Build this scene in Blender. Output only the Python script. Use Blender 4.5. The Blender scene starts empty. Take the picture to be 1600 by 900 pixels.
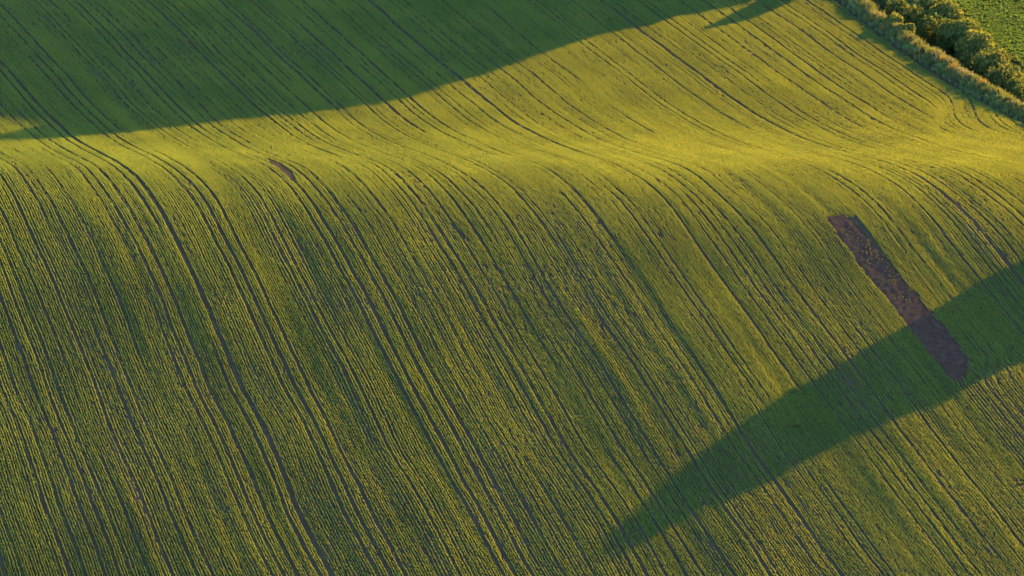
import bpy, math, random
import numpy as np
from mathutils import Vector

# ------------------------------------------------------------------ camera, sun, sky
random.seed(7)
rng = np.random.default_rng(11)
SC = bpy.context.scene
COL = SC.collection

PITCH = math.radians(20.0)
CAMZ = 78.0
FPX = 800 / math.tan(math.radians(10))          # focal length in photo pixels (1600 wide)
cam = bpy.data.cameras.new('camera')
cam.sensor_width = 36.0
cam.angle = math.radians(20.0)
cam.clip_start = 1.0
cam.clip_end = 6000.0
cam_ob = bpy.data.objects.new('camera', cam)
cam_ob.location = (0, 0, CAMZ)
cam_ob.rotation_euler = (math.pi / 2 - PITCH, 0, 0)
COL.objects.link(cam_ob)
SC.camera = cam_ob

SUN_AZ = math.radians(52.0)                     # clockwise from +Y
SUN_EL = math.radians(18.5)
LS = np.array([math.sin(SUN_AZ) * math.cos(SUN_EL), math.cos(SUN_AZ) * math.cos(SUN_EL), math.sin(SUN_EL)])
sun = bpy.data.lights.new('sun', 'SUN')
sun.energy = 4.15
sun.angle = math.radians(0.53)
sun.color = (1.0, 0.70, 0.04)
sun_ob = bpy.data.objects.new('sun', sun)
sun_ob.rotation_euler = Vector(LS).to_track_quat('Z', 'Y').to_euler()
sun_ob.location = (120, 120, 160)
COL.objects.link(sun_ob)

world = bpy.data.worlds.new('World')
SC.world = world
world.use_nodes = True
wn = world.node_tree
sky = wn.nodes.new('ShaderNodeTexSky')
sky.sky_type = 'NISHITA'
sky.sun_disc = False
sky.sun_elevation = SUN_EL
sky.sun_rotation = SUN_AZ
sky.dust_density = 0.3
sky.ozone_density = 4.0
wn.links.new(sky.outputs[0], wn.nodes['Background'].inputs[0])
wn.nodes['Background'].inputs[1].default_value = 0.145

SC.view_settings.view_transform = 'Standard'
SC.view_settings.look = 'None'
SC.view_settings.gamma = 1.0
SC.view_settings.use_curve_mapping = False
SC.view_settings.exposure = 3.12

# ------------------------------------------------------------------ numeric helpers
cp, sp = math.cos(PITCH), math.sin(PITCH)


def sm(a, b, x):
    t = np.clip((x - a) / (b - a), 0, 1)
    return t * t * (3 - 2 * t)


def _hash(ix, iy, seed):
    h = (ix.astype(np.int64) * 374761393 + iy.astype(np.int64) * 668265263 + seed * 1442695041) & 0xFFFFFFFF
    h = ((h ^ (h >> 13)) * 1274126177) & 0xFFFFFFFF
    h = ((h ^ (h >> 16)) * 2246822519) & 0xFFFFFFFF
    return ((h ^ (h >> 15)) & 0xFFFFFF) / float(0xFFFFFF)


def noise(x, y, seed=0):
    """smooth value noise in -1..1"""
    x = np.asarray(x, float); y = np.asarray(y, float)
    x, y = np.broadcast_arrays(x, y)
    ix = np.floor(x); iy = np.floor(y)
    fx = x - ix; fy = y - iy
    fx = fx * fx * (3 - 2 * fx); fy = fy * fy * (3 - 2 * fy)
    a = _hash(ix, iy, seed); b = _hash(ix + 1, iy, seed)
    c = _hash(ix, iy + 1, seed); d = _hash(ix + 1, iy + 1, seed)
    return 2 * ((a * (1 - fx) + b * fx) * (1 - fy) + (c * (1 - fx) + d * fx) * fy) - 1


# profile of the rolling field along the view direction
_Y = np.arange(-600, 2600, 0.25)


def _slope(Y):
    s = np.full_like(Y, .315)
    s = s - (.315 + .19) * sm(192, 215, Y)
    s = s + (.19 + .035) * sm(214, 244, Y)
    s = s + .17 * sm(272, 300, Y) - .195 * sm(330, 420, Y)
    return s * sm(60, 130, Y)


_H = np.cumsum(_slope(_Y)) * .25
_H -= np.interp(163, _Y, _H)


def prof(Y):
    return np.interp(Y, _Y, _H)


# row coordinate u(X, Y): constant along each drilled row
UC = {(0, 1): 20.36, (0, 2): -0.62, (0, 3): 0.16, (0, 4): -0.16, (1, 1): -1.31, (1, 2): -1.1, (1, 3): 0.1, (1, 4): -0.22,
      (2, 0): 0.15, (2, 1): 0.05, (2, 2): -0.1, (2, 3): 0.01, (3, 0): 0.04, (3, 1): -0.09, (3, 2): -0.08, (4, 0): 0.09, (4, 1): 0.03}


def rowu(X, Y):
    x = np.clip(X / 45., -1.5, 1.6); y = np.clip((Y - 215) / 55., -1.4, 1.6)
    u = X + 20.36 * (Y - 215) / 55.
    for (i, j), c in UC.items():
        if (i, j) != (0, 1):
            u = u + c * x ** i * y ** j
    return u


# the field margin (dark furrow) on the far right: X of the furrow as a function of Y
FUR = None


def margin_q(X, Y):
    """signed distance to the right of the field margin furrow"""
    if FUR is None:
        return np.full(np.shape(X), -99.0)
    ys, xs = FUR
    lo = xs[0] + (Y - ys[0]) * (xs[4] - xs[0]) / (ys[4] - ys[0])
    hi = xs[-1] + (Y - ys[-1]) * (xs[-1] - xs[-5]) / (ys[-1] - ys[-5])
    xf = np.where(Y < ys[0], lo, np.where(Y > ys[-1], hi, np.interp(Y, ys, xs)))
    return (X - xf) * .955


def height(X, Y):
    X = np.asarray(X, float); Y = np.asarray(Y, float)
    q = margin_q(X, Y)
    inf = sm(140, 152, Y) * (1 - sm(300, 330, Y)) * (1 - sm(-3, 0, q))
    u = rowu(X, Y)
    near = 1 - sm(196, 222, Y)
    # wheel furrows and swells that run along the rows, a few broad dips
    und = .045 * noise(u / 1.5, Y / 26, 3) + .03 * noise(u / .7, Y / 14, 4)
    und = und * (.35 + .65 * near)
    und = und + .28 * noise(X / 13, Y / 12, 5) * (.1 + .9 * (1 - sm(186, 206, Y))) + .10 * noise(X / 5, Y / 6, 6) * near
    bank = -.22 * np.exp(-(q / .38) ** 2) + .85 * np.exp(-((q - 1.2) / .6) ** 2) * (1 + .25 * noise(Y / 2.3, q * 0, 8)) \
        - 2.6 * np.exp(-((q - 4.6) / 1.75) ** 2)
    return prof(Y) + und * inf + bank * (Y > 120) * (Y < 420)


def unproj(px, py):
    """where the view ray through a photo pixel meets the ground"""
    px = np.atleast_1d(np.asarray(px, float)); py = np.atleast_1d(np.asarray(py, float))
    dv = (450 - py) / FPX
    d = np.stack([(px - 800) / FPX, cp + dv * sp, -sp + dv * cp], -1)
    t = np.full(px.shape, 120.0)
    done = np.zeros(px.shape, bool)
    step = .4
    for _ in range(900):
        P = d * t[:, None]
        below = P[:, 2] + CAMZ < height(P[:, 0], P[:, 1])
        done |= below
        if done.all():
            break
        t = np.where(done, t, t + step)
    lo, hi = t - step, t.copy()
    for _ in range(12):
        m = .5 * (lo + hi); P = d * m[:, None]
        b = P[:, 2] + CAMZ < height(P[:, 0], P[:, 1])
        hi = np.where(b, m, hi); lo = np.where(b, lo, m)
    P = d * hi[:, None]
    P[:, 2] += CAMZ
    return P


def proj(X, Y, Z):
    dz = Z - CAMZ; d = Y * cp - dz * sp
    return 800 + FPX * X / d, 450 - FPX * (Y * sp + dz * cp) / d


def inside(px, py, poly):
    poly = np.asarray(poly, float)
    r = np.zeros(np.shape(px), bool)
    for k in range(len(poly)):
        x1, y1 = poly[k]; x2, y2 = poly[k - 1]
        c = (y1 > py) != (y2 > py)
        r ^= c & (px < (x2 - x1) * (py - y1) / (y2 - y1 + 1e-12) + x1)
    return r


_fp = np.array([(1310, 0), (1340, 24), (1374, 51), (1431, 91), (1482, 125), (1532, 155), (1586, 182), (1600, 192)], float)
_w = unproj(_fp[:, 0], _fp[:, 1])
_yy = np.linspace(_w[-1, 1], _w[0, 1], 24)
_co = np.polyfit(_w[:, 1], _w[:, 0], 2)
FUR = (_yy, np.polyval(_co, _yy))

# ------------------------------------------------------------------ materials


def mat(name):
    m = bpy.data.materials.new(name)
    m.use_nodes = True
    nt = m.node_tree
    nt.nodes.clear()
    out = nt.nodes.new('ShaderNodeOutputMaterial')
    return m, nt, out


def N(nt, kind, **kw):
    n = nt.nodes.new(kind)
    for k, v in kw.items():
        setattr(n, k, v)
    return n


def ramp(nt, fac, stops):
    r = nt.nodes.new('ShaderNodeValToRGB')
    e = r.color_ramp.elements
    while len(e) < len(stops):
        e.new(.5)
    for k, (p, c) in enumerate(stops):
        e[k].position = p
        e[k].color = (*c, 1)
    nt.links.new(fac, r.inputs[0])
    return r.outputs[0]


def tex_noise(nt, scale, detail=4, rough=.6, vec=None):
    t = N(nt, 'ShaderNodeTexNoise')
    t.inputs['Scale'].default_value = scale
    t.inputs['Detail'].default_value = detail
    t.inputs['Roughness'].default_value = rough
    if vec is None:
        g = N(nt, 'ShaderNodeNewGeometry')
        vec = g.outputs['Position']
    nt.links.new(vec, t.inputs['Vector'])
    return t.outputs['Fac']


def soil_material(name, stops, bump=.12, scale=1.0):
    m, nt, out = mat(name)
    b = N(nt, 'ShaderNodeBsdfDiffuse')
    b.inputs['Roughness'].default_value = .6
    f1 = tex_noise(nt, .9 * scale, 8, .7)
    nt.links.new(ramp(nt, f1, stops), b.inputs['Color'])
    bp = N(nt, 'ShaderNodeBump')
    bp.inputs['Strength'].default_value = .7
    bp.inputs['Distance'].default_value = bump
    nt.links.new(tex_noise(nt, 7 * scale, 6, .65), bp.inputs['Height'])
    nt.links.new(bp.outputs[0], b.inputs['Normal'])
    nt.links.new(b.outputs[0], out.inputs[0])
    return m


def leaf_material(name, dark, light, trans, tmix=.4, attr=None, obj_random=False, spread=None):
    """leaf: diffuse reflection plus light let through; colour varies from plant to plant"""
    m, nt, out = mat(name)
    d = N(nt, 'ShaderNodeBsdfDiffuse')
    t = N(nt, 'ShaderNodeBsdfTranslucent')
    mx = N(nt, 'ShaderNodeMixShader')
    mx.inputs[0].default_value = tmix
    if attr:
        a = N(nt, 'ShaderNodeAttribute', attribute_name=attr[0], attribute_type=attr[1])
        fac = a.outputs['Fac']
    else:
        fac = tex_noise(nt, 1.3, 5, .7)
    c = ramp(nt, fac, [(0.15, dark), (0.85, light)])
    c2 = ramp(nt, fac, [(0.15, tuple(x * .7 for x in trans)), (0.85, trans)])
    nt.links.new(c, d.inputs['Color'])
    nt.links.new(c2, t.inputs['Color'])
    nt.links.new(d.outputs[0], mx.inputs[1])
    nt.links.new(t.outputs[0], mx.inputs[2])
    nt.links.new(mx.outputs[0], out.inputs[0])
    return m


M_SOIL = soil_material('field_soil', [(.3, (.033, .024, .014)), (.7, (.054, .038, .023))])
M_STRIP = soil_material('bare_soil', [(.28, (.025, .0155, .0115)), (.5, (.039, .0235, .017)), (.72, (.062, .038, .026))], bump=.10, scale=2.6)
M_FURROW = soil_material('dark_furrow_soil', [(.3, (.022, .015, .011)), (.7, (.040, .027, .019))])  # furrow soil, a darker brown than the field soil
M_TURF = soil_material('rough_turf', [(.3, (.030, .055, .016)), (.7, (.065, .095, .026))], bump=.2)
M_CROP = leaf_material('cereal_leaf', (.039, .123, .048), (.068, .150, .053), (.245, .198, .004), .47, ('tint', 'INSTANCER'))
M_VERGE = leaf_material('verge_grass_leaf', (.048, .074, .034), (.105, .118, .050), (.20, .165, .02), .42, ('tint', 'INSTANCER'))
M_BEET = leaf_material('leafy_crop_leaf', (.050, .098, .022), (.080, .135, .030), (.13, .15, .02), .4, ('tint', 'INSTANCER'))
M_WEED = leaf_material('dry_weed_leaf', (.06, .052, .022), (.11, .085, .034), (.13, .095, .034), .4, ('tint', 'INSTANCER'))
M_BUSH = leaf_material('shrub_leaf', (.030, .050, .016), (.080, .098, .026), (.175, .15, .02), .38)
M_BUSH2 = leaf_material('olive_shrub_leaf', (.042, .058, .018), (.105, .112, .030), (.215, .178, .022), .4)
M_DRY = leaf_material('dry_grass_leaf', (.17, .080, .022), (.30, .145, .038), (.30, .15, .03), .4)
M_DEAD = leaf_material('dead_grass_leaf', (.13, .095, .045), (.26, .19, .09), (.24, .16, .06), .4)
M_TREE = leaf_material('tree_leaf', (.030, .055, .014), (.070, .095, .022), (.09, .11, .02), .25)
M_BARK = soil_material('bark', [(.3, (.05, .038, .028)), (.7, (.10, .08, .06))], bump=.05, scale=3)

# ------------------------------------------------------------------ object helpers


def mesh_from(name, V, Fq, mats, face_mat=None, smooth=False):
    """V (n,3), Fq (m,3) or (m,4) or a list of such arrays"""
    me = bpy.data.meshes.new(name)
    if not isinstance(Fq, list):
        Fq = [Fq]
    V = np.asarray(V, np.float32)
    loops = np.concatenate([np.asarray(f, np.int32).ravel() for f in Fq])
    sizes = np.concatenate([np.full(len(f), np.asarray(f).shape[1], np.int32) for f in Fq])
    starts = np.concatenate([[0], np.cumsum(sizes)[:-1]]).astype(np.int32)
    me.vertices.add(len(V)); me.vertices.foreach_set('co', V.ravel())
    me.loops.add(len(loops)); me.loops.foreach_set('vertex_index', loops)
    me.polygons.add(len(sizes)); me.polygons.foreach_set('loop_start', starts)
    if face_mat is not None:
        me.polygons.foreach_set('material_index', np.asarray(face_mat, np.int32))
    if smooth:
        me.polygons.foreach_set('use_smooth', np.ones(len(sizes), bool))
    for m in (mats if isinstance(mats, list) else [mats]):
        me.materials.append(m)
    me.update(calc_edges=True)
    return me


def link(name, data, parent=None, loc=None, **props):
    o = bpy.data.objects.new(name, data)
    COL.objects.link(o)
    if parent:
        o.parent = parent
    if loc is not None:
        o.location = loc
    for k, v in props.items():
        o[k] = v
    return o


def grid_faces(nx, ny):
    i = np.arange(nx * ny).reshape(ny, nx)
    return np.stack([i[:-1, :-1], i[:-1, 1:], i[1:, 1:], i[1:, :-1]], -1).reshape(-1, 4)


def blades(n, hmin, hmax, width, along, across, lean, r, segs=2, droop=.0):
    """grass blades as bent tapered strips; rows run along local y"""
    V, F3, F4 = [], [], []
    for _ in range(n):
        bx, by = r.normal(0, across * .5), r.uniform(-along, along)
        a = r.uniform(0, 2 * math.pi)
        h = r.uniform(hmin, hmax)
        lx, ly = math.cos(a) * lean * r.uniform(.2, 1), math.sin(a) * lean * r.uniform(.2, 1)
        b = r.uniform(0, math.pi)
        wx, wy = math.cos(b) * width / 2, math.sin(b) * width / 2
        k = len(V)
        mx, my, mz = bx + lx * .45, by + ly * .45, h * .62
        V += [(bx - wx * .7, by - wy * .7, -.03), (bx + wx * .7, by + wy * .7, -.03), (mx + wx, my + wy, mz), (mx - wx, my - wy, mz),
              (bx + lx * 1.25, by + ly * 1.25, h * (1 - droop))]
        F4.append((k, k + 1, k + 2, k + 3)); F3.append((k + 3, k + 2, k + 4))
    return np.array(V), [np.array(F4), np.array(F3)]


def scatter(name, P, yaw, scale, tint, protos, tilt=0.0, **props):
    """one stuff object: geometry nodes set one of the prototype plants at each point"""
    me = bpy.data.meshes.new(name)
    n = len(P)
    me.vertices.add(n)
    me.vertices.foreach_set('co', np.asarray(P, np.float32).ravel())
    rot = np.zeros((n, 3), np.float32); rot[:, 2] = yaw; rot[:, 0] = tilt
    a = me.attributes.new('rot', 'FLOAT_VECTOR', 'POINT'); a.data.foreach_set('vector', rot.ravel())
    a = me.attributes.new('scl', 'FLOAT_VECTOR', 'POINT'); a.data.foreach_set('vector', np.asarray(scale, np.float32).ravel())
    a = me.attributes.new('tint', 'FLOAT', 'POINT'); a.data.foreach_set('value', np.asarray(tint, np.float32))
    a = me.attributes.new('variant', 'INT', 'POINT')
    a.data.foreach_set('value', rng.integers(0, len(protos), n).astype(np.int32))
    me.update()
    o = link(name, me, **props)
    ng = bpy.data.node_groups.new(name + '_scatter', 'GeometryNodeTree')
    ng.interface.new_socket('Geometry', in_out='INPUT', socket_type='NodeSocketGeometry')
    ng.interface.new_socket('Geometry', in_out='OUTPUT', socket_type='NodeSocketGeometry')
    gi = ng.nodes.new('NodeGroupInput'); go = ng.nodes.new('NodeGroupOutput')
    iop = ng.nodes.new('GeometryNodeInstanceOnPoints')
    join = ng.nodes.new('GeometryNodeJoinGeometry')
    for po in reversed(protos):
        oi = ng.nodes.new('GeometryNodeObjectInfo')
        oi.inputs['Object'].default_value = po
        oi.inputs['As Instance'].default_value = True
        ng.links.new(oi.outputs['Geometry'], join.inputs[0])
    ng.links.new(gi.outputs[0], iop.inputs['Points'])
    ng.links.new(join.outputs[0], iop.inputs['Instance'])
    iop.inputs['Pick Instance'].default_value = True

    def named(nm, dt):
        na = ng.nodes.new('GeometryNodeInputNamedAttribute')
        na.data_type = dt
        na.inputs['Name'].default_value = nm
        return [s for s in na.outputs if s.enabled and s.name == 'Attribute'][0]
    ng.links.new(named('variant', 'INT'), iop.inputs['Instance Index'])
    ng.links.new(named('rot', 'FLOAT_VECTOR'), iop.inputs['Rotation'])
    ng.links.new(named('scl', 'FLOAT_VECTOR'), iop.inputs['Scale'])
    ng.links.new(iop.outputs[0], go.inputs[0])
    md = o.modifiers.new('scatter', 'NODES')
    md.node_group = ng
    return o


def proto(name, V, F, m):
    return bpy.data.objects.new(name, mesh_from(name, V, F, m))     # kept out of the scene; only instanced


# ------------------------------------------------------------------ ground sheet
def spaced(lo, a, b, hi, fine, grow=1.35):
    mid = list(np.arange(a, b + 1e-6, fine))
    s, x, left = fine, a, []
    while x > lo:
        s *= grow; x -= s; left.append(x)
    s, x, right = fine, b, []
    while x < hi:
        s *= grow; x += s; right.append(x)
    return np.array(left[::-1] + mid + right)


gx = spaced(-2500, -66, 84, 2500, .36)
gy = spaced(-500, 146, 300, 2500, .36)
GX, GY = np.meshgrid(gx, gy)
GZ = height(GX, GY)
GV = np.stack([GX, GY, GZ], -1).reshape(-1, 3)
GF = grid_faces(len(gx), len(gy))
fc = GV[GF].mean(1)
fq = margin_q(fc[:, 0], fc[:, 1])
soil = ((fq < .1) | (fq > 8.2)) & (fc[:, 1] > 140) & (fc[:, 1] < 292) & (np.abs(fc[:, 0]) < .1765 * fc[:, 1] * 1.03 + np.where(fc[:, 0] > 0, 16.5, 9.5))
link('ground', mesh_from('ground', GV, GF, [M_SOIL, M_TURF], np.where(soil, 0, 1), smooth=True), kind='structure',
     label='rolling field soil under the crop rows')

# dark furrow between the crop and the grass bank: its own strip a little above the ground
ys = np.arange(196, 300, .5)
xf = ys * 0
for k in range(40):                       # solve q = 0
    xf = xf - margin_q(xf, ys) / .955
qs = np.array([-.40, -.2, 0., .2, .36, .48])
FX = xf[:, None] + qs[None] / .955 + .08 * noise(ys / 1.1, ys * 0, 12)[:, None]
FY = np.repeat(ys[:, None], len(qs), 1)
FZ = height(FX, FY) + .012 + .03 * noise(FX * 3, FY * 3, 14) * np.array([0, 1, 1, 1, 1, 0])[None]
link('furrow', mesh_from('furrow', np.stack([FX, FY, FZ], -1).reshape(-1, 3), grid_faces(len(qs), len(ys)), M_FURROW, smooth=True),
     kind='structure', label='dark bare furrow along the foot of the grass bank')

# ------------------------------------------------------------------ bare strip the drill missed
SL = np.array([(1289, 341), (1317, 379), (1350, 424), (1387, 470), (1412, 505), (1440, 536), (1478, 577), (1500, 602)], float)
SR = np.array([(1318, 336), (1344, 364), (1370, 394), (1415, 444), (1455, 487), (1488, 529), (1514, 564), (1511, 580)], float)
wl, wr = unproj(SL[:, 0], SL[:, 1]), unproj(SR[:, 0], SR[:, 1])
STRIP = np.concatenate([wl[:, :2], wr[::-1, :2]])
UA, UB = rowu(wl[2:, 0], wl[2:, 1]).mean(), rowu(wr[2:-1, 0], wr[2:-1, 1]).mean()
YEND, YTOP = wr[-2, 1], wl[0, 1]


def resample(p, n):
    d = np.r_[0, np.cumsum(np.hypot(*np.diff(p[:, :2], axis=0).T))]
    t = np.linspace(0, d[-1], n)
    return np.stack([np.interp(t, d, p[:, k]) for k in (0, 1)], -1)


na, nb = 90, 17
A_, B_ = resample(wl, na), resample(wr, na)
w_ = np.linspace(-.07, 1.07, nb)
SXY = A_[:, None] * (1 - w_)[None, :, None] + B_[:, None] * w_[None, :, None]
edge = np.clip(np.minimum(w_, 1 - w_) * 6, -.25, 1)[None]
SXY[:, 0, 0] += .10 * noise(np.arange(na) * .45, np.zeros(na), 21)
SXY[:, -1, 0] += .10 * noise(np.arange(na) * .45, np.zeros(na), 22)
SZ = height(SXY[..., 0], SXY[..., 1]) + .05 + edge * (.03 + .05 * noise(SXY[..., 0] * 3.1, SXY[..., 1] * 3.1, 23) + .03 * noise(SXY[..., 0] * 7, SXY[..., 1] * 7, 24))
link('bare_soil_strip', mesh_from('bare_soil_strip', np.concatenate([SXY, SZ[..., None]], -1).reshape(-1, 3), grid_faces(nb, na), M_STRIP),
     kind='structure', label='long strip of bare brown soil left undrilled among the crop rows')

# ------------------------------------------------------------------ the crop
us, g = [], -64.0
while g < 104:                             # uneven drill spacing: close rows, now and then a wider gap
    g += rng.choice([.155, .175, .195, .225, .26], p=[.26, .35, .25, .11, .03]) + rng.normal(0, .012)
    us.append(g)
us = np.array(us)
vs = np.arange(149, 292, .21)
# dark wheel lines: those read off the photograph, then random ones between
TRAM = [(101, 0), (20, 300), (162, 600), (188, 270), (304, 435), (435, 762), (277, 0), (746, 435), (591, 0), (719, 111), (1019, 294), (1263, 600),
        (1391, 284), (1441, 280), (1566, 415), (1526, 667), (1566, 715), (1171, 779), (1121, 91), (1202, 57), (1323, 98), (1364, 81), (753, 7),
        (432, 0), (67, 142), (678, 401), (640, 600), (60, 620), (420, 520), (500, 640)]
tw = unproj([p[0] for p in TRAM], [p[1] for p in TRAM])
gaps = []
for g in rowu(tw[:, 0], tw[:, 1]):
    if all(abs(g - t[0]) > .8 for t in gaps) and not (UA - .5 < g < UB + .5):
        gaps.append((float(g), rng.uniform(.15, .22), .93))
g = -64.0
while g < 104:
    g += rng.uniform(.35, 1.15)
    if min(abs(g - t[0]) for t in gaps) > .55 and not (UA - .9 < g < UB + .9):
        gaps.append((g, rng.choice([.08, .11, .13, .16]), rng.uniform(.6, .95)))
U, Yv = np.meshgrid(us, vs, indexing='ij')
X = U - 20.36 * (Yv - 215) / 55
for _ in range(6):                         # Newton: u(X, Y) = U
    X = X - (rowu(X, Yv) - U)
Yv = Yv + rng.uniform(-.09, .09, Yv.shape)
keep = np.abs(X) < .1765 * Yv * 1.03 + np.where(X > 0, 17, 10)
U, Yv, X = U[keep], Yv[keep], X[keep]
# near the bank the rows swing straight downhill before they turn out along the bench
X = X - 3.2 * sm(242, 229, Yv) * (1 - sm(229, 219.5, Yv)) * sm(34, 38.5, X - .12 * (Yv - 229))
X = X + .17 * noise(Yv / 7, U / 6, 39) + .05 * noise(Yv / 3, U / 2.5, 40)
q = margin_q(X, Yv)
keep = (q < -.40 + .2 * noise(Yv / 1.5, q * 0, 31)) & (Yv < 290)
U, Yv, X = U[keep], Yv[keep], X[keep]
dens = np.ones(len(U)); low = np.ones(len(U))
for gc, gw, gs in gaps:
    k = np.abs(U - gc) < gw / 2 * (1 + .15 * sm(212, 238, Yv))
    along = sm(-.75, -.35, noise(Yv[k] / 16, U[k] * 0 + gc, 33))
    dens[k] *= 1 - gs * along
    low[k] = np.minimum(low[k], 1 - .5 * gs * along)
pn = .5 * noise(U / 1.1, Yv / 9, 34) + .35 * noise(U / .4, Yv / 5, 35) + .4 * noise(X / 6, Yv / 9, 36)
pn = pn - .38 * sm(.15, .7, noise(X / 8, Yv / 2.4, 45)) * sm(184, 189, Yv) * (1 - sm(199, 204, Yv))   # thin patches below the brow
dens *= np.clip(.93 + .30 * pn, 0, 1)
# a wheel line scoured wide at the brow, and a scruffy hole at the right edge
_b = unproj([412, 440, 456, 465, 456, 442, 424], [246, 256, 268, 288, 286, 270, 257])
BARE = _b[:, :2]
HOLE = unproj(1595 + 9 * np.cos(np.arange(9) * .7), 757 + 8 * np.sin(np.arange(9) * .7))[:, :2]
# rows close up round the lower end of the bare strip
shift = -(UB - UA) * (1 - sm(YEND - 2.6, YEND + .9, Yv)) * np.exp(-np.clip(U - UB, 0, None) / 6.0) * (U > (UA + UB) / 2)
hook = (U > UA) & (U <= UB) & (Yv < YTOP + .2)
X = X + np.where(U > UB, shift, 0)
keep = (rng.random(len(U)) < dens) & ~hook & ~inside(X + .13 * noise(X * 1.7, Yv * 1.7, 42), Yv + .25 * noise(X * 2, Yv * 2, 43), STRIP) & ~inside(X, Yv, BARE) & ~inside(X + .15 * noise(X * 3, Yv * 3, 44), Yv, HOLE)
U, Yv, X, pn, low = U[keep], Yv[keep], X[keep], pn[keep], low[keep]
X = X + .03 * noise(Yv / 1.6, U * 2.1, 37)
Z = height(X, Yv)
# row direction for the yaw of each tuft
e = .5
tx = -(rowu(X, Yv + e) - rowu(X, Yv - e)) / (rowu(X + e, Yv) - rowu(X - e, Yv))
flip = rng.integers(0, 2, len(X))
yaw = np.arctan2(-tx, 1.0) + rng.normal(0, .04, len(X)) + math.pi * flip
dz = (height(X + tx * .25, Yv + .25) - height(X - tx * .25, Yv - .25)) / (.5 * np.hypot(tx, 1))
tilt = np.arctan(dz) * np.where(flip == 1, -1, 1)      # the tuft lies along the slope
hs = low * np.clip(1 + .22 * pn + rng.normal(0, .08, len(X)), .5, 1.6)
sc3 = np.stack([np.clip(.95 + .2 * rng.normal(0, 1, len(X)), .6, 1.5), np.full(len(X), 1.0), hs], -1)
tint = np.clip(.5 + .28 * pn + .3 * noise(X / 3.3, Yv / 3.3, 38) + rng.normal(0, .10, len(X)), 0, 1)
r_ = np.random.default_rng(5)
protos = [proto('cereal_tuft', *blades(32, .10, .18, .023, .29, .028, .034, r_), M_CROP) for _ in range(5)]
scatter('cereal_crop', np.stack([X, Yv, Z], -1), yaw, sc3, tint, protos, tilt=tilt, kind='stuff',
        label='young green cereal crop drilled in long curving rows over the slope', category='crop')
print('crop tufts', len(X))

# weeds on the upper half of the bare strip
wx, wy = rng.uniform(1300, 1440, 2200), rng.uniform(345, 490, 2200)
k = inside(wx, wy, [(1322, 368), (1350, 372), (1400, 425), (1440, 468), (1425, 478), (1385, 455), (1350, 415)]) & (noise(wx / 11, wy / 11, 41) > .0) & (rng.random(2200) < .7)
k |= inside(wx, wy, [(1298, 344), (1330, 340), (1378, 392), (1455, 484), (1432, 520), (1352, 420)]) & (rng.random(2200) < .10)
W = unproj(wx[k], wy[k])
protos = [proto('weed_tuft', *blades(14, .08, .22, .03, .10, .16, .12, r_), M_WEED) for _ in range(3)]
n = len(W)
scatter('weeds', W + [0, 0, .09], rng.uniform(0, 6.28, n), np.repeat(rng.uniform(.25, .55, n)[:, None], 3, 1), rng.random(n), protos, kind='stuff',
        label='straw coloured weeds scattered on the bare brown strip', category='weeds')

# ------------------------------------------------------------------ the margin: grass bank, shrubs, far crop
n = 9000
vy = rng.uniform(205, 300, n); vq = rng.choice([0, 1], n) * 0 + rng.uniform(.28, 8.3, n)
keep = (vq < 2.6) | (rng.random(n) < .4)
vy, vq = vy[keep], vq[keep]
vx = np.interp(vy, ys, xf) + vq / .955
k = np.abs(vx) < .1765 * vy * 1.03 + 16
vx, vy, vq = vx[k], vy[k], vq[k]
n = len(vx)
protos = [proto('grass_tuft', *blades(26, .16, .42, .032, .2, .38, .26, r_, droop=.12), M_VERGE) for _ in range(4)]
vt = np.clip(.45 + .35 * noise(vx / 1.2, vy / 1.2, 51) + rng.normal(0, .18, n), 0, 1)
scatter('verge_grass', np.stack([vx, vy, height(vx, vy)], -1), rng.uniform(0, 6.28, n),
        np.repeat(np.clip(rng.normal(1, .2, n) * (1 + .35 * noise(vx / 1.5, vy / 1.5, 52)), .45, 1.7)[:, None], 3, 1), vt, protos, kind='stuff',
        label='rough grass covering the bank between the field and the shrubs', category='grass')


def leaf_quads(P, Nn, size, r, stretch=1.6, up=.35):
    """a small bent leaf at each point, facing roughly along Nn"""
    n = len(P)
    Nn = Nn + r.normal(0, .55, (n, 3))
    Nn /= np.linalg.norm(Nn, axis=1)[:, None] + 1e-9
    a = r.normal(0, 1, (n, 3)); a[:, 2] += up * 2
    a -= (a * Nn).sum(1)[:, None] * Nn
    a /= np.linalg.norm(a, axis=1)[:, None] + 1e-9
    b = np.cross(Nn, a)
    s = size * r.uniform(.6, 1.4, n)[:, None]
    V = np.stack([P - a * s * stretch * .5, P + b * s * .42 + Nn * s * .12, P + a * s * stretch * .5, P - b * s * .42 + Nn * s * .12], 1).reshape(-1, 3)
    i = np.arange(n)[:, None] * 4
    return V, np.concatenate([i + [0, 1, 2], i + [0, 2, 3]], 0)


def tube(pts, radii, sides=6):
    V, F = [], []
    pts = [Vector(p) for p in pts]
    for k, p in enumerate(pts):
        d = (pts[min(k + 1, len(pts) - 1)] - pts[max(k - 1, 0)]).normalized()
        a = d.orthogonal().normalized(); b = d.cross(a)
        for s in range(sides):
            t = 2 * math.pi * s / sides
            V.append(p + (a * math.cos(t) + b * math.sin(t)) * radii[k])
    for k in range(len(pts) - 1):
        for s in range(sides):
            F.append((k * sides + s, k * sides + (s + 1) % sides, (k + 1) * sides + (s + 1) % sides, (k + 1) * sides + s))
    return np.array([tuple(v) for v in V]), np.array(F)


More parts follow.
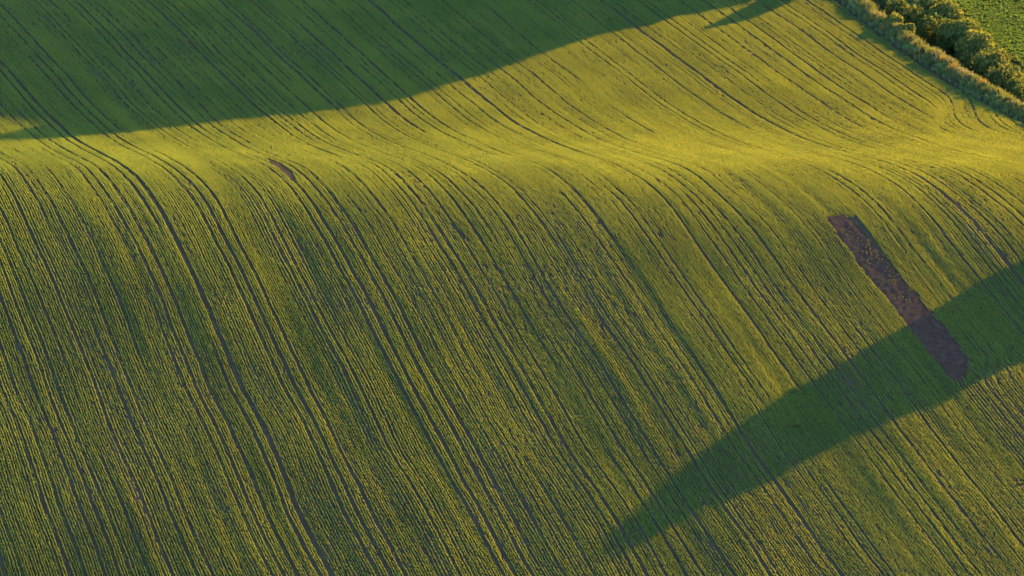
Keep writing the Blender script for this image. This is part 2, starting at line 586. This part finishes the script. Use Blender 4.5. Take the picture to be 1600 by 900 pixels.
def at_height(px, py, z):
    """point on the view ray through a photo pixel that lies z above the plain field profile"""
    dv = (450 - py) / FPX
    d = np.array([(px - 800) / FPX, cp + dv * sp, -sp + dv * cp])
    lo, hi = 225.0, 420.0
    for _ in range(40):
        m = .5 * (lo + hi)
        if d[2] * m + CAMZ > prof(d[1] * m) + z:
            lo = m
        else:
            hi = m
    return d * hi + np.array([0, 0, CAMZ])


def shrub(px, py, ztop, rx, label, m, nleaf, seed, ry=None):
    """rounded shrub whose top shows at photo pixel (px, py)"""
    r = np.random.default_rng(seed)
    t = at_height(px, py, ztop)
    base = np.array([t[0], t[1], float(height(t[0], t[1]))])
    h = (t[2] - base[2]) * 1.04
    root = link('shrub', None, loc=base, label=label, category='shrub', group='shrubs growing in the ditch beside the field')
    ry = ry or rx
    # lobes
    L = []
    for _ in range(9):
        a, d = r.uniform(0, 6.28), math.sqrt(r.uniform(0, 1)) * .62
        zz = h * r.uniform(.30, .70) * (1 - .35 * d)
        L.append((math.cos(a) * rx * d, math.sin(a) * ry * d, zz, rx * r.uniform(.38, .56), ry * r.uniform(.38, .56), h * r.uniform(.30, .42)))
    P, NN = [], []
    per = nleaf // len(L)
    for (x, y, z, a, b, c) in L:
        dv = r.normal(0, 1, (per, 3)); dv[:, 2] = np.abs(dv[:, 2]) * .95 - .25
        dv /= np.linalg.norm(dv, axis=1)[:, None]
        rad = 1 - np.abs(r.normal(0, .13, per)) + .09 * noise(dv[:, 0] * 4 + x, dv[:, 2] * 4 + y, seed) + .5 * np.abs(r.normal(0, .16, per)) * (r.random(per) < .22)
        P.append(np.array([x, y, z]) + dv * np.array([a, b, c]) * rad[:, None]); NN.append(dv)
    # skirt down to the grass
    k = nleaf // 5
    a = r.uniform(0, 6.28, k); zz = h * r.uniform(0.02, .5, k); rr = .80 + .14 * np.sin(zz / h * 3) - np.abs(r.normal(0, .1, k))
    P.append(np.stack([np.cos(a) * rx * rr, np.sin(a) * ry * rr, zz], -1)); NN.append(np.stack([np.cos(a), np.sin(a), a * 0 + .2], -1))
    P = np.concatenate(P); NN = np.concatenate(NN)
    P[:, 2] = np.maximum(P[:, 2], .03)
    V, F = leaf_quads(P, NN, .15 * np.where(r.random(len(P)) < .2, 1.7, .9)[:, None], r)
    link('crown', mesh_from('shrub_crown', V, F, m), root)
    V, F, nv = [], [], 0
    for _ in range(5):
        a, d = r.uniform(0, 6.28), r.uniform(.2, .5)
        v, f = tube([(0, 0, -.2), (math.cos(a) * rx * d * .4, math.sin(a) * ry * d * .4, h * .3), (math.cos(a) * rx * d, math.sin(a) * ry * d, h * .7)], [.06, .045, .02], 5)
        V.append(v); F.append(f + nv); nv += len(v)
    link('stem', mesh_from('shrub_stem', np.concatenate(V), np.concatenate(F), M_BARK), root)
    return root


SHRUBS = [  # top pixel, height of the top over the field, radius, label
    (1500, 24, 1.9, 2.3, 'biggest domed shrub with a round sunlit top beside the leafy field', M_BUSH, 6000),
    (1527, 50, 1.7, 1.9, 'shrub with sunlit crest just right of the biggest dome', M_BUSH2, 4400),
    (1553, 73, 1.6, 1.7, 'golden crested shrub two places right of the biggest dome', M_BUSH2, 3800),
    (1579, 92, 1.5, 1.6, 'golden crested shrub nearest the right edge beside the leafy field', M_BUSH2, 3600),
    (1557, 98, .9, 1.5, 'yellow topped round shrub low in the ditch near the right edge', M_BUSH2, 3400),
    (1598, 112, 1.3, 1.6, 'dark shrub cut by the right edge of the picture', M_BUSH, 3400),
    (1590, 133, .7, 1.3, 'small low shrub in the ditch at the right edge above the orange grass', M_BUSH, 2600),
    (1457, 17, 1.5, 1.9, 'wide shaded shrub just left of the biggest dome', M_BUSH, 4600),
    (1480, 4, 1.7, 1.6, 'olive shrub at the top edge beside the leafy field', M_BUSH2, 3400),
    (1437, 2, 1.5, 1.8, 'dark rounded shrub at the top edge, second from the left', M_BUSH, 4200),
    (1461, -6, 1.5, 1.5, 'olive shrub cut by the top edge between the dark shrub and the leafy field', M_BUSH2, 3000),
    (1400, -9, 1.5, 1.8, 'darkest shrub at the top edge above the yellow lit grass bank', M_BUSH, 4200),
    (1474, 45, .6, 1.4, 'low dark shrub in shade in front of the biggest dome', M_BUSH, 3000),
    (1397, 22, 1.5, 1.0, 'small bright yellow lit bush on the bank near the top edge', M_BUSH2, 1800),
    (1416, 37, 1.3, .9, 'small yellow lit bush on the bank, next below the brightest one', M_BUSH2, 1600),
    (1515, 78, .7, 1.5, 'shaded shrub below the crest in the middle of the ditch', M_BUSH, 3200),
]
for k, (px, py, zt, r0, lab, m0, nl) in enumerate(SHRUBS):
    shrub(px, py, zt, r0, lab, m0, nl, 100 + k)

# dry orange grass clumps on the crest of the bank
DRY = [(1380, 46, 'pale orange dry grass clump highest up the bank'), (1420, 62, 'orange dry grass clump on the bank below the dark shrubs'),
       (1458, 84, 'orange dry grass clump on the bank beside the biggest dome shrub'), (1490, 106, 'small orange dry grass clump on the bank crest'),
       (1552, 138, 'tallest bright orange dry grass clump near the right edge'), (1580, 152, 'orange dry grass clump at the right end of the bank'),
       (1474, 95, 'orange dry grass clump halfway along the sunlit bank crest'), (1535, 130, 'low orange dry grass clump just left of the tallest orange one')]
for k, (px, py, lab) in enumerate(DRY):
    r = np.random.default_rng(300 + k)
    b = unproj(px, py)[0]
    V, F = blades(46, .30, .62 if k != 4 else 1.0, .03, .32, .4, .22, r, droop=.1)
    link('dry_grass_clump', mesh_from('dry_grass_clump', V, F, M_DRY), loc=b, label=lab, category='grass clump', group='dry orange grass clumps on the bank')

# dead tan stalks standing in the bank grass
n = 2600
dy = rng.uniform(208, 292, n); dq = rng.normal(1.35, .45, n)
dx = np.interp(dy, ys, xf) + dq / .955
k = (noise(dx / .9, dy / 1.3, 71) + .5 * noise(dx / .3, dy / .4, 72) > .28) & (dq > .5)
dx, dy = dx[k], dy[k]
n = len(dx)
protos = [proto('dead_stalks', *blades(12, .25, .62, .028, .14, .2, .2, r_, droop=.1), M_DEAD) for _ in range(3)]
scatter('dead_grass', np.stack([dx, dy, height(dx, dy)], -1), rng.uniform(0, 6.28, n), np.repeat(rng.uniform(.5, 1.15, n)[:, None], 3, 1), rng.random(n), protos,
        kind='stuff', label='dead tan grass stalks along the crest of the bank', category='grass')

# leafy crop in the far field
n = 56000
fy = rng.uniform(222, 300, n); fqq = rng.uniform(8.0, 34, n)
fx = np.interp(fy, ys, xf) + fqq / .955
k = (np.abs(fx) < .1765 * fy * 1.04 + 14)
fx, fy = fx[k], fy[k]
n = len(fx)


def leafy(r):
    V, F = [], []
    for _ in range(16):
        a = r.uniform(0, 6.28); l = r.uniform(.22, .42); w = l * .32
        d = np.array([math.cos(a), math.sin(a)]); s = np.array([-d[1], d[0]])
        z0, z1 = r.uniform(.05, .16), r.uniform(.2, .38)
        k = len(V)
        V += [(*(d * .03), .02), (*(d * l * .55 + s * w), z1 * .9), (*(d * l), z1 - r.uniform(0, .14)), (*(d * l * .55 - s * w), z1 * .9)]
        F += [(k, k + 1, k + 2), (k, k + 2, k + 3)]
    return np.array(V), np.array(F)


protos = [proto('leafy_plant', *leafy(r_), M_BEET) for _ in range(4)]
scatter('leafy_crop', np.stack([fx, fy, height(fx, fy)], -1), rng.uniform(0, 6.28, n),
        np.repeat(np.clip(rng.normal(.72, .18, n), .4, 1.3)[:, None], 3, 1), np.clip(.5 + .3 * noise(fx / 2.5, fy / 2.5, 61) + rng.normal(0, .2, n), 0, 1),
        protos, kind='stuff', label='leafy green crop filling the field behind the shrubs', category='crop')

for (px, py, sc_, lab) in [(1243, 667, .9, 'small dark weed standing alone inside the lower shadow band'),
                           (1595, 757, .6, 'low weed clump in a bare hole in the crop at the right edge')]:
    V, F = leafy(np.random.default_rng(px))
    root = link('weed_plant', mesh_from('weed_plant', V * sc_, F, M_BUSH), loc=unproj(px, py)[0], label=lab, category='weed')

# ------------------------------------------------------------------ trees beyond the frame that throw the long shadows
LH = np.array([math.sin(SUN_AZ), math.cos(SUN_AZ)])


def crown_points(polys, C, n, depth, bbox, holes=(), thin=None):
    x0, y0, x1, y1 = bbox
    px, py = rng.uniform(x0, x1, n), rng.uniform(y0, y1, n)
    k = np.zeros(n, bool)
    for p in polys:
        k |= inside(px, py, p)
    for p in holes:
        k &= ~inside(px, py, p)
    if thin:                               # crown shaped sparser towards the shadow's tip, to fade that shadow
        k &= rng.random(n) < np.clip((px - thin[0]) / thin[1], .05, 1)
    P = unproj(px[k], py[k])
    s = ((np.array(C) - P[:, :2]) @ LH) / math.cos(SUN_EL)
    s = s + rng.normal(0, depth, len(s))
    k = s > 1.5
    Q = P[k] + LS * s[k, None]
    gz = height(Q[:, 0], Q[:, 1])
    return Q[Q[:, 2] > gz + .3]


def leaf_mesh(name, Q, size, m):
    r = np.random.default_rng(77)
    V, F = leaf_quads(Q, r.normal(0, 1, (len(Q), 3)) + LS * .8, size, r, stretch=1.3)
    return mesh_from(name, V, F, m)


# a wood on the rise beyond the top of the frame
EDGE = [(1240, -60), (1200, -4), (1130, 14), (1060, 25), (1000, 42), (930, 56), (900, 66), (860, 78), (800, 100), (740, 121), (690, 133), (650, 149), (610, 160),
        (560, 166), (520, 172), (470, 180), (430, 181), (380, 188), (330, 192), (280, 199), (220, 205), (160, 212), (100, 217), (40, 220), (-60, 222)]
Q = crown_points([[(-60, -130), (1240, -130)] + EDGE], (38, 287), 48000, 2.2, (-60, -130, 1240, 225), holes=[[(-80, 176), (30, 184), (62, 196), (10, 212), (-80, 214)]])
wood = link('woodland', leaf_mesh('woodland', Q, .85, M_TREE), kind='stuff', label='dense wood on the rise beyond the field', category='woodland')
print('wood z', Q[:, 2].min(), Q[:, 2].max(), 'xy', Q.min(0), Q.max(0), 'proj y max', proj(*Q.T)[1].max())


def tree(name, Q, label, size, m=M_TREE):
    c = Q[:, :2].mean(0)
    gz = float(height(c[0], c[1]))
    root = link(name, None, loc=(c[0], c[1], gz), label=label, category='tree')
    O = np.array([c[0], c[1], gz])
    link('crown', leaf_mesh('tree_crown', Q - O, size, m), root)
    top = Q[:, 2].max() - gz
    v, f = tube([(0, 0, -.4), (.1, 0, top * .3), (0, .1, top * .6), (.05, 0, top * .92)], [.28, .22, .13, .03], 8)
    V, F, nv = [v], [f], len(v)
    r = np.random.default_rng(5)
    for t in Q[r.integers(0, len(Q), 14)] - O:
        z0 = max(.3, t[2] * .55)
        v, f = tube([(0, 0, z0), (t[0] * .5, t[1] * .5, z0 + (t[2] - z0) * .6), tuple(t)], [.09, .06, .015], 5)
        V.append(v); F.append(f + nv); nv += len(v)
    link('trunk', mesh_from('tree_trunk', np.concatenate(V), np.concatenate(F), M_BARK), root)
    print(name, 'top', top, 'at', c, 'proj', [a.min() for a in proj(*Q.T)])


BAND = [(1740, 300), (1600, 408), (1545, 440), (1500, 462), (1462, 487), (1415, 512), (1380, 533), (1345, 553), (1300, 580), (1262, 602), (1240, 614), (1222, 618), (1190, 646),
        (1150, 668), (1115, 695), (1085, 716), (1060, 738), (1030, 764), (1005, 786), (985, 812), (950, 834), (905, 884), (948, 880), (1000, 852), (1042, 826), (1085, 806),
        (1125, 792), (1155, 772), (1205, 755), (1235, 728), (1275, 716), (1310, 694), (1350, 680), (1385, 661), (1420, 650), (1460, 640), (1500, 612), (1545, 590), (1600, 564), (1760, 500)]
Q = crown_points([BAND], (43, 204), 64000, .9, (900, 300, 1760, 890), thin=(915, 120))
tree('broadleaf_tree', Q, 'broadleaf tree beyond the right edge casting the long shadow on the slope', .30)

SPUR = [(1094, 48), (1130, 30), (1165, 12), (1200, -6), (1240, -40), (1300, -40), (1262, -8), (1225, 8), (1180, 28), (1130, 42)]
Q = crown_points([SPUR], (44, 276), 16000, .3, (1090, -45, 1310, 50))
tree('slender_tree', Q, 'slender tree beyond the top edge casting the narrow shadow near the hedge', .30)
